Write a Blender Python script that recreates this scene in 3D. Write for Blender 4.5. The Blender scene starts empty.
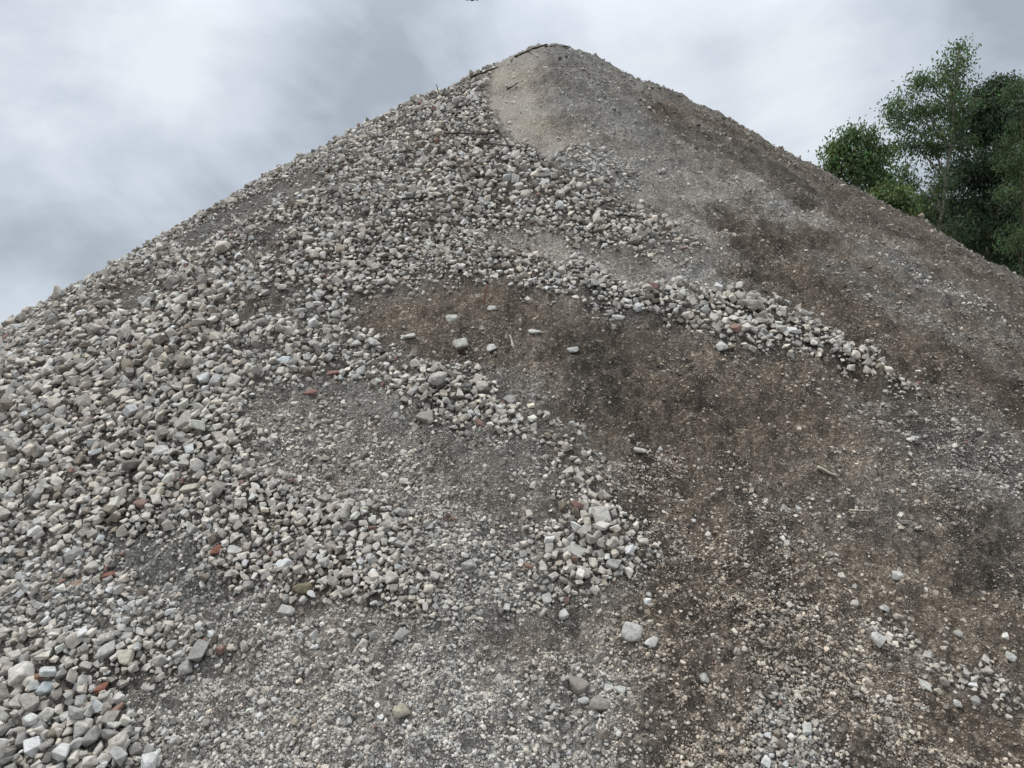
import bpy, bmesh, math, random
import numpy as np
from mathutils import Matrix, Vector
rng = np.random.default_rng(11)
random.seed(11)
C = bpy.context.scene.collection
W, Hh, F = 1024, 768, 739.6
CAMZ = 1.6
PITCH = math.radians(1.05)
cp, sp = math.cos(PITCH), math.sin(PITCH)
AX, AY = 0.602, 13.0
FOOT = 2.15
T36 = math.tan(math.radians(36))
TL = math.tan(math.radians(37.5)); TR = math.tan(math.radians(38.2))
HT = (AY - 2.393) * T36
CR = 0.56

# ------------------------------------------------------------ numpy helpers
def _hash(ix, iy, seed):
    n = (ix.astype(np.int64) * 374761393 + iy.astype(np.int64) * 668265263 + seed * 144665) & 0x7fffffff
    n = ((n ^ (n >> 13)) * 1274126177) & 0x7fffffff
    n = (n ^ (n >> 16)) & 0xffff
    return n / 65535.0

def vnoise(x, y, seed=0):
    ix = np.floor(x); iy = np.floor(y)
    fx = x - ix; fy = y - iy
    fx = fx * fx * (3 - 2 * fx); fy = fy * fy * (3 - 2 * fy)
    ix = ix.astype(np.int64); iy = iy.astype(np.int64)
    a = _hash(ix, iy, seed); b = _hash(ix + 1, iy, seed)
    c = _hash(ix, iy + 1, seed); d = _hash(ix + 1, iy + 1, seed)
    return (a + (b - a) * fx) * (1 - fy) + (c + (d - c) * fx) * fy

def fbm(x, y, octv=4, seed=0, gain=0.5):
    s = 0; a = 1; t = 0
    for i in range(octv):
        s = s + a * vnoise(x * 2 ** i + 17.3 * i, y * 2 ** i - 9.1 * i, seed + i * 7)
        t += a; a *= gain
    return s / t * 2 - 1

def ss(a, b, x):
    t = np.clip((x - a) / (b - a), 0, 1)
    return t * t * (3 - 2 * t)

# ------------------------------------------------------------ shape of the heap
def h0(x, y):
    dx = x - AX; dy = y - AY
    R = np.hypot(dx, dy); th = np.arctan2(dx, -dy)
    s = np.sin(th)
    t = np.where(s < 0, T36 - s * (TL - T36), T36 + s * (TR - T36))
    h = HT - (np.sqrt((R * t) ** 2 + CR * CR) - CR)
    h = h + 0.10 * fbm(x * 0.55, y * 0.55, 2, 3) * ss(0.3, 2.5, R)
    h = h + 0.045 * fbm(x * 1.7, y * 1.7, 3, 5) * ss(0.1, 1.5, R)
    return h

def project(x, y, z):
    z = z - CAMZ
    d = y * cp + z * sp
    d = np.where(d < 0.3, 0.3, d)
    return 512 + F * x / d, 384 - F * (-y * sp + z * cp) / d

# ------------------------------------------------------------ what lies where
# columns: rock density, rock size (px), crumb density, fines lightness, brownness, thickness (m)
BASE = (0.03, 5, 0.75, 0.34, 0.55, 0.0)
P = []
def poly(pts, vals, fe=10):
    P.append((np.array(pts, float), vals, fe))
N = None
# right flank, tone of fines
poly([(560,140),(700,140),(800,180),(1100,330),(1100,470),(900,420),(760,330),(640,230)], (.05,3.6,.75,.31,.9,N), 25)
poly([(690,95),(1040,275),(1040,320),(900,260),(760,200),(640,130)], (.03,3.4,.7,.24,.75,N), 12)
# light streaks on the right flank
poly([(700,170),(760,185),(830,225),(815,232),(750,212),(700,190)], (.4,3.8,1,.58,.3,.03), 7)
poly([(680,192),(740,200),(800,225),(790,232),(720,222),(690,215)], (.35,3.8,1,.55,.35,.02), 7)
poly([(830,230),(900,255),(1030,345),(1030,360),(930,300),(860,260)], (.3,3.6,1,.47,.35,.02), 8)
poly([(850,285),(930,320),(1040,395),(1040,410),(930,345),(860,305)], (.25,3.6,1,.42,.4,.01), 9)
poly([(780,240),(830,262),(930,318),(920,325),(840,290),(780,258)], (.25,3.6,1,.42,.4,.0), 8)
# dark soil bands
poly([(690,205),(740,212),(790,238),(800,262),(740,250),(690,235),(672,218)], (.06,4,.7,.22,1,-.06), 12)
poly([(700,245),(790,262),(860,300),(930,350),(1000,420),(930,400),(840,340),(760,290)], (.07,3.8,.8,.26,1,-.02), 16)
poly([(900,330),(1040,400),(1040,440),(960,420)], (.04,3.6,.7,.2,.85,0), 12)
# crown of the heap
poly([(530,40),(580,42),(700,105),(730,150),(640,150),(570,140),(540,110),(520,80)], (.05,3.5,1,.42,.18,.0), 12)
poly([(565,70),(640,95),(700,125),(690,140),(600,118),(560,100)], (.25,3.5,1,.42,.1,.03), 8)
poly([(640,92),(700,108),(740,140),(700,150),(650,125)], (.06,3.2,.75,.24,.8,.0), 14)
poly([(560,140),(640,140),(720,165),(760,200),(700,215),(640,200),(600,160)], (.07,3.2,.85,.58,.65,.0), 18)
poly([(640,155),(720,172),(735,182),(690,185),(640,172)], (.01,3,.5,.3,.6,.0), 8)
poly([(492,60),(545,50),(535,85),(548,120),(580,145),(600,166),(560,176),(525,170),(500,145),(470,112),(476,85)], (.03,3,.6,.84,.6,-.05), 14)
poly([(560,165),(620,185),(700,220),(760,270),(700,262),(640,215),(560,178)], (.08,3.4,1,.66,.45,.0), 10)
poly([(600,150),(700,170),(740,185),(700,225),(660,235),(620,200)], (.06,3.4,.9,.6,.5,.0), 14)
# the great mass of crushed stone
poly([(-300,380),(0,318),(110,262),(195,208),(250,178),(320,140),(390,110),(440,84),(496,58),(480,90),(474,112),(500,140),(528,164),(556,178),(600,190),(640,212),(680,240),(700,262),(672,272),(650,262),(600,250),(560,255),(600,272),(640,282),(700,290),(740,300),(800,318),(850,345),(920,388),(905,402),(870,380),(790,352),(722,352),(690,332),(655,322),(600,314),(540,296),(490,290),(440,292),(388,298),(352,312),(400,322),(410,340),(440,372),(480,380),(545,430),(560,470),(530,455),(500,450),(440,440),(405,420),(340,395),(270,392),(250,410),(262,440),(300,480),(380,500),(440,530),(410,560),(450,600),(500,560),(560,530),(600,490),(640,520),(655,570),(610,610),(560,612),(490,590),(440,640),(380,622),(300,610),(240,600),(200,620),(215,650),(180,700),(120,700),(60,768),(-300,900)],
     (.96,7.8,.8,.18,.5,.04), 14)  # low fines lightness: shade in the gaps between stones put into soil colour
poly([(474,60),(500,58),(482,110),(500,140),(545,175),(480,165),(430,140),(420,100)], (.97,5.6,.4,.15,.4,.04), 8)  # fines dark here too, gap shade painted into the soil
poly([(556,150),(600,152),(640,175),(650,196),(620,200),(580,190),(550,170)], (.95,3.8,.9,.5,.1,.05), 7)
poly([(440,70),(500,50),(560,150),(660,190),(760,270),(940,390),(900,420),(780,370),(640,345),(520,305),(380,310),(240,290),(120,250),(300,120)], (N,6.2,N,N,N,N), 30)
poly([(640,270),(800,300),(940,390),(900,420),(780,370),(680,345)], (N,7.0,N,N,N,N), 14)
# places where the stones thin out into mixed gravel
poly([(255,400),(330,385),(420,430),(440,470),(560,470),(570,520),(470,545),(400,520),(330,500),(270,480)], (.68,6.2,1,.45,.4,.0), 30)
poly([(300,320),(360,305),(410,340),(440,372),(400,395),(330,395)], (.62,7.5,.9,.28,.45,.0), 16)
poly([(530,400),(560,420),(610,480),(600,505),(550,470),(520,430)], (.42,7.5,1,.3,.6,.0), 12)
poly([(440,535),(560,530),(560,612),(420,640)], (.68,6,1,.45,.35,.0), 20)
poly([(180,600),(300,608),(400,640),(300,680),(180,690)], (.6,7,1,.5,.3,.0), 24)
poly([(0,560),(200,540),(230,600),(120,640),(0,650)], (.85,7,1,.42,.3,.0), 22)
poly([(200,320),(300,290),(330,330),(280,380),(200,360)], (.78,7.5,1,.3,.35,.0), 16)
poly([(425,70),(480,50),(506,48),(500,85),(440,112)], (N,5,N,N,N,-.09), 10)
# bare streaks inside it
poly([(175,248),(240,205),(318,172),(330,178),(300,205),(250,225),(190,255)], (.10,5,.8,.28,.35,-.03), 6)
poly([(225,265),(300,225),(310,232),(240,275)], (.35,5,.8,.3,.35,-.02), 6)
poly([(235,320),(275,295),(310,292),(300,312),(250,325)], (.3,6,.8,.3,.4,-.03), 8)
poly([(100,305),(150,280),(160,290),(110,318)], (.35,6,.8,.3,.3,-.02), 8)
poly([(478,236),(540,240),(600,262),(650,276),(690,290),(640,288),(590,272),(520,256),(480,252)], (.22,4.5,1,.72,.42,-.02), 8)
poly([(660,252),(710,262),(745,290),(720,300),(680,285),(650,270)], (.22,4.5,1,.66,.42,-.02), 9)
# dark brown soil below the stone lip
poly([(350,312),(440,294),(490,292),(540,300),(600,318),(655,326),(690,336),(720,356),(790,358),(865,385),(910,410),(900,450),(800,470),(700,470),(640,455),(560,440),(545,400),(500,370),(450,368),(400,345),(360,335)], (.12,5,.85,.28,1,-.03), 12)
poly([(600,360),(720,372),(860,410),(880,440),(760,450),(640,430)], (.08,4.5,.8,.24,1,-.02), 22)
poly([(560,330),(600,352),(640,420),(600,430),(560,400)], (.04,5,.9,.2,.8,0), 12)
# grey fines in the middle
poly([(250,398),(300,388),(345,400),(400,430),(420,455),(500,462),(560,500),(540,522),(480,532),(440,540),(400,508),(340,500),(285,492),(245,440)], (.55,5.9,1,.52,.45,-.01), 34)
poly([(420,455),(500,462),(560,500),(530,525),(450,510)], (.2,5.2,1,.42,.6,-.01), 18)
poly([(300,395),(345,385),(420,430),(410,445)], (.3,6,1,.45,.25,0), 6)
poly([(115,548),(180,540),(200,560),(185,590),(130,590)], (.4,5.5,1,.4,.25,-.01), 12)
poly([(150,600),(215,590),(240,610),(190,625)], (.35,6,1,.4,.25,-.02), 8)
# small stones bottom centre
poly([(440,545),(520,540),(560,560),(545,610),(480,640),(420,640)], (.66,5.6,1,.4,.25,.02), 16)
poly([(530,535),(560,530),(600,500),(628,515),(655,560),(648,585),(600,600),(555,600)], (.82,9.2,.95,.25,.6,.03), 26)
poly([(600,585),(655,575),(665,620),(620,640),(590,620)], (.25,9,1,.35,.4,0), 8)
poly([(560,425),(600,440),(610,490),(560,500),(540,470)], (.45,8,1,.32,.55,.01), 10)
# bottom left grey grit
poly([(230,605),(300,615),(400,640),(450,650),(600,640),(640,700),(640,900),(40,900),(80,760),(140,705),(190,700),(220,650)], (.46,6.3,1,.56,.35,-.01), 26)
poly([(-100,545),(60,560),(110,590),(100,640),(40,650),(-100,650)], (.9,6.5,1,.45,.15,.0), 12)
poly([(60,700),(130,700),(150,770),(140,900),(-100,900),(-100,650),(30,660)], (.92,9.6,.9,.35,.3,.03), 22)
poly([(190,600),(240,600),(250,640),(215,655)], (.2,6,1,.42,.25,-.02), 8)
poly([(430,690),(520,680),(540,900),(420,900)], (.34,5.6,1,.62,.3,.0), 24)
# lower right: brown soil with pale grit
poly([(640,470),(760,470),(900,440),(960,480),(1100,520),(1100,900),(640,900),(640,700),(600,640),(660,580)], (.22,5.2,.95,.35,1,.0), 50)
poly([(600,440),(760,450),(900,440),(960,490),(900,520),(760,500),(640,490)], (.12,4.5,1,.34,.85,.01), 16)
poly([(830,400),(900,385),(1100,470),(1100,560),(1000,530),(930,490),(870,440)], (.36,4.6,1,.36,.45,.01), 30)
poly([(700,490),(900,500),(930,540),(860,570),(760,560)], (.3,5.2,1,.32,.7,.01), 22)
poly([(940,500),(1100,560),(1100,640),(960,590)], (.02,5,.7,.2,.8,-.02), 12)
poly([(720,520),(800,560),(820,640),(740,620)], (.25,5.2,1,.3,.8,.01), 22)
poly([(700,640),(880,660),(900,740),(880,900),(700,900)], (.26,5.6,.95,.34,.9,.0), 24)
poly([(862,628),(890,625),(930,655),(985,690),(960,692),(900,672),(870,655)], (.62,6.2,1,.38,.6,.01), 14)
poly([(940,685),(990,672),(1030,698),(1030,716),(970,716)], (.62,6.8,1,.38,.6,.01), 16)
poly([(765,705),(800,700),(820,740),(850,790),(750,790),(750,730)], (.75,5.6,1,.36,.4,.02), 12)
poly([(640,560),(700,570),(720,640),(680,650)], (.12,5.5,.9,.25,1,-.01), 16)
poly([(470,640),(560,630),(600,660),(560,700),(480,680)], (.2,5.5,.95,.4,.6,-.01), 20)

GX0, GY0, GS = -320.0, -80.0, 3.0
GNX, GNY = 560, 345
gu, gv = np.meshgrid(GX0 + GS * np.arange(GNX), GY0 + GS * np.arange(GNY))
wu = gu + 24 * fbm(gu / 42, gv / 34, 5, 40, .7) + 9 * fbm(gu / 9, gv / 7, 2, 140); wv = gv + 15 * fbm(gu / 42, gv / 34, 5, 80, .7) + 7 * fbm(gu / 9, gv / 7, 2, 180)
MAP = np.zeros((GNY, GNX, 6)); MAP[:] = BASE
def sdist(px, py, pts):
    d = np.full(px.shape, 1e18); ins = np.zeros(px.shape, bool)
    n = len(pts)
    for i in range(n):
        ax, ay = pts[i]; bx, by = pts[(i + 1) % n]
        ex, ey = bx - ax, by - ay
        wx, wy = px - ax, py - ay
        t = np.clip((wx * ex + wy * ey) / (ex * ex + ey * ey + 1e-9), 0, 1)
        d = np.minimum(d, (wx - t * ex) ** 2 + (wy - t * ey) ** 2)
        c = ((ay > py) != (by > py)) & (px < (bx - ax) * (py - ay) / (by - ay + 1e-12) + ax)
        ins ^= c
    return np.where(ins, 1, -1) * np.sqrt(d)
for pts, vals, fe in P:
    w = ss(-fe, fe, sdist(wu, wv, pts))
    for k, v in enumerate(vals):
        if v is not None:
            MAP[..., k] += (v - MAP[..., k]) * w
def _blur(a, n):
    for ax in (0, 1):
        for _ in range(2):
            c = np.cumsum(np.pad(a, [(n + 1, n) if i == ax else (0, 0) for i in (0, 1)], mode='edge'), ax)
            a = (np.take(c, range(2 * n + 1, c.shape[ax]), ax) - np.take(c, range(0, c.shape[ax] - 2 * n - 1), ax)) / (2 * n + 1)
    return a
_b = np.roll(_blur(MAP[..., 0], 8), 3, 0); _b2 = np.roll(_blur(MAP[..., 0], 4), 2, 0)
MAP[..., 0] = np.maximum(MAP[..., 0], np.maximum(.34 * _b, .6 * _b2) * (1 - .8 * ss(.75, .95, MAP[..., 3])))     # strays rolled out below and beside each run of stones
_nz = fbm(gu / 9, gv / 7, 3, 300, .7)
MAP[..., 0] = np.clip(MAP[..., 0] + .75 * _nz * (4 * MAP[..., 0] * (1 - MAP[..., 0]) + .10), 0, 1)
MAP[..., 1] *= (1 + .16 * fbm(gu / 45, gv / 35, 3, 310)) * (.72 + .28 * MAP[..., 0])
MAP[..., 3] = np.clip(MAP[..., 3] * (1 + .36 * fbm(gu / 26, gv / 11, 4, 320, .75)), .03, .95)
def sample(u, v):
    gx = np.clip((u - GX0) / GS, 0, GNX - 1.001); gy = np.clip((v - GY0) / GS, 0, GNY - 1.001)
    ix = gx.astype(int); iy = gy.astype(int); fx = (gx - ix)[..., None]; fy = (gy - iy)[..., None]
    return (MAP[iy, ix] * (1 - fx) + MAP[iy, ix + 1] * fx) * (1 - fy) + (MAP[iy + 1, ix] * (1 - fx) + MAP[iy + 1, ix + 1] * fx) * fy

def surface(x, y, fine=True):
    """height and local make-up of the heap's surface"""
    b = h0(x, y)
    u, v = project(x, y, b)
    m = sample(u, v)
    h = b + m[..., 5] * 1.0
    if fine:
        fin = 1 - 0.75 * m[..., 0]
        r = np.hypot(x, y); lod = np.clip(5.5 / r, .35, 1.0)
        n1 = fbm(x * 5.2, y * 5.2, 2, 21)
        n2 = 1 - np.abs(fbm(x * 11, y * 11, 2, 31)) * 2
        n3 = fbm(x * 30, y * 30, 3, 51, .7)
        dust = ss(.6, .75, m[..., 3])
        h = h + fin * (1 - .75 * dust) * (0.060 * n1 + 0.036 * n2 + 0.030 * n3 * np.sqrt(lod))
        n0 = 1 - np.abs(fbm(x * 1.5 + 4, y * 2.6, 4, 77, .6)) * 2.2
        h = h + fin * (1 - .8 * dust) * .05 * n0 * ss(1, 3, np.hypot(x - AX, y - AY))
        # runnels down the slope on the flanks
        th = np.arctan2(x - AX, AY - y)
        R = np.hypot(x - AX, y - AY)
        h = h + fin * 0.035 * fbm(th * 22, R * .45, 4, 61, .6) * ss(1, 3, R)
    return h, m

def fine_colour(x, y, m):
    L = m[..., 3] + 0.10 * fbm(x * 2.3, y * 2.3, 3, 91) + .22 * (m[..., 3] + .3) * fbm(x * 6, y * 6, 4, 93, .7) + 0.12 * fbm(x * 18, y * 18, 3, 95, .7)
    th = np.arctan2(x - AX, AY - y); R = np.hypot(x - AX, y - AY)
    L = L + .20 * fbm(th * 30, R * .4, 4, 63, .65) * ss(1, 4, R)
    L = np.clip(L, 0.02, .95)
    B = np.clip(m[..., 4] + .35 * fbm(x * 1.4, y * 1.4, 3, 99), 0, 1)
    g = 0.045 + 0.50 * L
    grey = np.stack([g * 1.0, g * .975, g * .93], -1)
    gb = 0.042 + 0.46 * L
    brown = np.stack([gb * 1.16, gb * .96, gb * .775], -1)
    return grey * (1 - B[..., None]) + brown * B[..., None]

# ------------------------------------------------------------ mesh helpers
def make_mesh(name, verts, faces, colours=None, smooth=False):
    me = bpy.data.meshes.new(name)
    nv, nf, k = len(verts), len(faces), faces.shape[1]
    me.vertices.add(nv); me.vertices.foreach_set('co', np.ascontiguousarray(verts, np.float32).ravel())
    me.loops.add(nf * k); me.loops.foreach_set('vertex_index', np.ascontiguousarray(faces, np.int32).ravel())
    me.polygons.add(nf)
    me.polygons.foreach_set('loop_start', np.arange(0, nf * k, k, dtype=np.int32))
    me.polygons.foreach_set('use_smooth', np.full(nf, smooth, bool))
    me.update(calc_edges=True)
    if colours is not None:
        a = me.color_attributes.new('tone', 'FLOAT_COLOR', 'POINT')
        col = np.ones((nv, 4), np.float32); col[:, :3] = colours
        a.data.foreach_set('color', col.ravel())
    return me
def link(name, me, mat=None, parent=None, loc=None):
    o = bpy.data.objects.new(name, me); C.objects.link(o)
    if mat and me and not me.materials: me.materials.append(mat)
    if parent: o.parent = parent
    if loc is not None: o.location = loc
    return o
def tag(o, label=None, cat=None, group=None, kind=None):
    if label: o['label'] = label
    if cat: o['category'] = cat
    if group: o['group'] = group
    if kind: o['kind'] = kind
    return o

# ------------------------------------------------------------ materials
def nt(mat):
    mat.use_nodes = True
    n = mat.node_tree; n.nodes.clear(); return n
def stone_material(name, source, lo=.72, hi=1.25, scale=60., bump=.35, bscale=45., dist=.02, rough=.93):
    mat = bpy.data.materials.new(name); t = nt(mat); N_ = t.nodes.new; L = t.links.new
    out = N_('ShaderNodeOutputMaterial'); b = N_('ShaderNodeBsdfPrincipled')
    b.inputs['Roughness'].default_value = rough
    b.inputs['Specular IOR Level'].default_value = .25
    L(b.outputs[0], out.inputs[0])
    tc = N_('ShaderNodeTexCoord'); geo = N_('ShaderNodeNewGeometry')
    vec = geo.outputs['Position']
    if source == 'attr':
        s = N_('ShaderNodeAttribute'); s.attribute_name = 'tone'; col = s.outputs['Color']
    else:
        s = N_('ShaderNodeObjectInfo'); col = s.outputs['Color']
    n1 = N_('ShaderNodeTexNoise'); n1.inputs['Scale'].default_value = scale; n1.inputs['Detail'].default_value = 5
    n1.inputs['Roughness'].default_value = .7
    L(vec, n1.inputs['Vector'])
    mr = N_('ShaderNodeMapRange'); mr.inputs['From Min'].default_value = .3; mr.inputs['From Max'].default_value = .7
    mr.inputs['To Min'].default_value = lo; mr.inputs['To Max'].default_value = hi
    L(n1.outputs['Fac'], mr.inputs['Value'])
    mx = N_('ShaderNodeVectorMath'); mx.operation = 'SCALE'
    L(col, mx.inputs[0]); L(mr.outputs[0], mx.inputs['Scale'])
    L(mx.outputs[0], b.inputs['Base Color'])
    n2 = N_('ShaderNodeTexNoise'); n2.inputs['Scale'].default_value = bscale; n2.inputs['Detail'].default_value = 6
    n2.inputs['Roughness'].default_value = .75
    L(vec, n2.inputs['Vector'])
    bp = N_('ShaderNodeBump'); bp.inputs['Strength'].default_value = bump; bp.inputs['Distance'].default_value = dist
    L(n2.outputs['Fac'], bp.inputs['Height']); L(bp.outputs[0], b.inputs['Normal'])
    return mat
def soil_material(name):
    mat = bpy.data.materials.new(name); t = nt(mat); N_ = t.nodes.new; L = t.links.new
    out = N_('ShaderNodeOutputMaterial'); b = N_('ShaderNodeBsdfPrincipled')
    b.inputs['Roughness'].default_value = 1.; b.inputs['Specular IOR Level'].default_value = .1
    L(b.outputs[0], out.inputs[0])
    geo = N_('ShaderNodeNewGeometry'); vec = geo.outputs['Position']
    s = N_('ShaderNodeAttribute'); s.attribute_name = 'tone'
    def grains(scale, cut, amp):
        v = N_('ShaderNodeTexVoronoi'); v.inputs['Scale'].default_value = scale; L(vec, v.inputs['Vector'])
        sp_ = N_('ShaderNodeSeparateColor'); L(v.outputs['Color'], sp_.inputs[0])
        mr = N_('ShaderNodeMapRange'); mr.inputs['From Min'].default_value = cut; mr.inputs['From Max'].default_value = 1.
        mr.inputs['To Min'].default_value = 0.; mr.inputs['To Max'].default_value = amp; L(sp_.outputs[0], mr.inputs['Value'])
        dr = N_('ShaderNodeMapRange'); dr.inputs['From Min'].default_value = .25; dr.inputs['From Max'].default_value = .6
        dr.inputs['To Min'].default_value = 1.; dr.inputs['To Max'].default_value = 0.; L(v.outputs['Distance'], dr.inputs['Value'])
        m = N_('ShaderNodeMath'); m.operation = 'MULTIPLY'; L(mr.outputs[0], m.inputs[0]); L(dr.outputs[0], m.inputs[1])
        return m.outputs[0]
    g1 = grains(38., .55, 1.3); g2 = grains(95., .45, 1.5); g3 = grains(190., .4, 1.2)
    n1 = N_('ShaderNodeTexNoise'); n1.inputs['Scale'].default_value = 70.; n1.inputs['Detail'].default_value = 4; n1.inputs['Roughness'].default_value = .8; L(vec, n1.inputs['Vector'])
    mr = N_('ShaderNodeMapRange'); mr.inputs['From Min'].default_value = .3; mr.inputs['From Max'].default_value = .7
    mr.inputs['To Min'].default_value = .18; mr.inputs['To Max'].default_value = 1.15; L(n1.outputs['Fac'], mr.inputs['Value'])  # low end darkens soil between crumbs, shade of the gaps put into colour
    acc = mr.outputs[0]
    for g in (g1, g2, g3):
        m = N_('ShaderNodeMath'); m.operation = 'ADD'; L(acc, m.inputs[0]); L(g, m.inputs[1]); acc = m.outputs[0]
    mx = N_('ShaderNodeVectorMath'); mx.operation = 'SCALE'; L(s.outputs['Color'], mx.inputs[0]); L(acc, mx.inputs['Scale'])
    mn = N_('ShaderNodeVectorMath'); mn.operation = 'MINIMUM'; mn.inputs[1].default_value = (.6, .58, .55); L(mx.outputs[0], mn.inputs[0])
    L(mn.outputs[0], b.inputs['Base Color'])
    bp = N_('ShaderNodeBump'); bp.inputs['Strength'].default_value = .9; bp.inputs['Distance'].default_value = .012
    L(acc, bp.inputs['Height']); L(bp.outputs[0], b.inputs['Normal'])
    return mat
M_soil = soil_material('soil_and_fines') if True else stone_material('soil_and_fines', 'attr', .45, 1.55, 110., .9, 120., .012, 1.0)
M_stone = stone_material('crushed_stone', 'attr', .66, 1.22, 45., .6, 70., .014)
M_stone1 = stone_material('single_stone', 'obj', .64, 1.22, 50., .8, 70., .016)
M_grit = stone_material('grit', 'attr', .9, 1.1, 150., .0, 100., .001)
def plain(name, rgb, rough=.8, scale=30., var=.35, tr=0.):
    mat = bpy.data.materials.new(name); t = nt(mat); N_ = t.nodes.new; L = t.links.new
    out = N_('ShaderNodeOutputMaterial'); b = N_('ShaderNodeBsdfPrincipled'); b.inputs['Roughness'].default_value = rough
    b.inputs['Specular IOR Level'].default_value = .3
    tc = N_('ShaderNodeTexCoord'); n1 = N_('ShaderNodeTexNoise'); n1.inputs['Scale'].default_value = scale; n1.inputs['Detail'].default_value = 4
    L(tc.outputs['Object'], n1.inputs['Vector'])
    cr = N_('ShaderNodeValToRGB')
    cr.color_ramp.elements[0].position = .3; cr.color_ramp.elements[1].position = .7
    cr.color_ramp.elements[0].color = (*[c * (1 - var) for c in rgb], 1); cr.color_ramp.elements[1].color = (*[min(1, c * (1 + var)) for c in rgb], 1)
    L(n1.outputs['Fac'], cr.inputs[0]); L(cr.outputs[0], b.inputs['Base Color']); L(b.outputs[0], out.inputs[0])
    return mat
M_bark = plain('bark', (.13, .11, .085), .9, 12)
M_barkp = plain('pale_bark', (.27, .25, .21), .9, 12)
M_wood_dark = plain('dark_dead_wood', (.055, .042, .033), .9, 40)
M_wood_pale = plain('bleached_wood', (.42, .38, .31), .9, 60)
M_wood_red = plain('reddish_stake', (.24, .11, .085), .8, 60)
M_bird = plain('dark_feathers', (.03, .035, .045), .7, 20)
def leaf_material(name):
    mat = bpy.data.materials.new(name); t = nt(mat); N_ = t.nodes.new; L = t.links.new
    out = N_('ShaderNodeOutputMaterial'); b = N_('ShaderNodeBsdfPrincipled'); b.inputs['Roughness'].default_value = .5
    b.inputs['Specular IOR Level'].default_value = .4
    s = N_('ShaderNodeAttribute'); s.attribute_name = 'tone'
    tr = N_('ShaderNodeBsdfTranslucent'); mx = N_('ShaderNodeMixShader'); mx.inputs[0].default_value = .33
    sc = N_('ShaderNodeVectorMath'); sc.operation = 'MULTIPLY'; sc.inputs[1].default_value = (1.35, 1.5, .9)
    L(s.outputs['Color'], b.inputs['Base Color']); L(s.outputs['Color'], sc.inputs[0]); L(sc.outputs[0], tr.inputs['Color'])
    L(b.outputs[0], mx.inputs[1]); L(tr.outputs[0], mx.inputs[2]); L(mx.outputs[0], out.inputs[0])
    return mat
M_leaf = leaf_material('narrow_leaves')
M_ground = plain('yard_ground', (.16, .14, .115), 1., 3.)

# ------------------------------------------------------------ ground sheet
def disc(rad=3000, seg=96):
    rings = [0.01, 3, 8, 20, 60, 200, 800, rad]
    vs, fs = [], []
    for r in rings:
        for k in range(seg):
            a = 2 * math.pi * k / seg; vs.append((r * math.cos(a), r * math.sin(a), 0))
    for i in range(len(rings) - 1):
        for k in range(seg):
            fs.append((i * seg + k, (i + 1) * seg + k, (i + 1) * seg + (k + 1) % seg, i * seg + (k + 1) % seg))
    return make_mesh('ground', np.array(vs), np.array(fs))
tag(link('ground', disc(), M_ground), kind='structure')

# ------------------------------------------------------------ heap mesh
az = np.radians(np.concatenate([np.linspace(-84, -38, 70)[:-1], np.linspace(-38, 38, 800), np.linspace(38, 84, 70)[1:]]))
rr = np.concatenate([1 / np.linspace(1 / 1.25, 1 / 12.2, 780), np.linspace(12.2, 14.2, 90)[1:], np.geomspace(14.2, 27, 70)[1:]])
A, Rr = np.meshgrid(az, rr)
X = Rr * np.sin(A); Y = Rr * np.cos(A)
Z, Mm = surface(X, Y)
COL = fine_colour(X, Y, Mm)
V = np.stack([X, Y, np.maximum(Z, -0.12)], -1).reshape(-1, 3)
nr, nc = X.shape
i0 = (np.arange(nr - 1)[:, None] * nc + np.arange(nc - 1)[None]).ravel()
Fq = np.stack([i0, i0 + 1, i0 + nc + 1, i0 + nc], -1)
zz = Z.ravel()
keep = (zz[Fq] > -0.1).any(1)
Fq = Fq[keep]
used = np.unique(Fq); remap = np.zeros(len(V), int); remap[used] = np.arange(len(used))
heap = link('rubble_heap', make_mesh('rubble_heap', V[used], remap[Fq], COL.reshape(-1, 3)[used], True), M_soil)
tag(heap, 'huge conical heap of grey crushed rubble and brown soil filling the yard', 'rubble heap')

# ------------------------------------------------------------ stones
def ico(sub):
    bm = bmesh.new(); bmesh.ops.create_icosphere(bm, subdivisions=sub, radius=1)
    v = np.array([x.co[:] for x in bm.verts]); f = np.array([[q.index for q in x.verts] for x in bm.faces]); bm.free()
    return v, f
ICO = {s: ico(s) for s in (1, 2, 3, 4)}
def rock_shape(r, sub, p=16, flat=None):
    d, f = ICO[sub]
    K = r.integers(9, 15)
    n = r.normal(size=(K, 3)); n /= np.linalg.norm(n, axis=1)[:, None]
    n = np.concatenate([n, np.eye(3), -np.eye(3)]); dk = r.uniform(.62, 1.0, len(n)); dk[-6:] = r.uniform(.8, 1.05, 6)
    q = np.clip(d @ n.T, 0, None) / dk
    rad = (q ** p).sum(1) ** (-1 / p)
    rad = np.minimum(rad, 1.12)
    v = d * rad[:, None]
    if sub >= 3:
        rough = fbm(v[:, 0] * 4 + v[:, 2] * 3 + 9, v[:, 1] * 4 - v[:, 2] * 2.3, 3, int(r.integers(1, 99)))
        v = v * (1 + .07 * rough)[:, None]
    s = np.array([1, r.uniform(.68, .95), r.uniform(.45, .78)]) if flat is None else np.array(flat)
    v = v * s
    v = v / (v.max(0) - v.min(0))[:2].max()          # longest horizontal extent = 1
    return v, f
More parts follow.
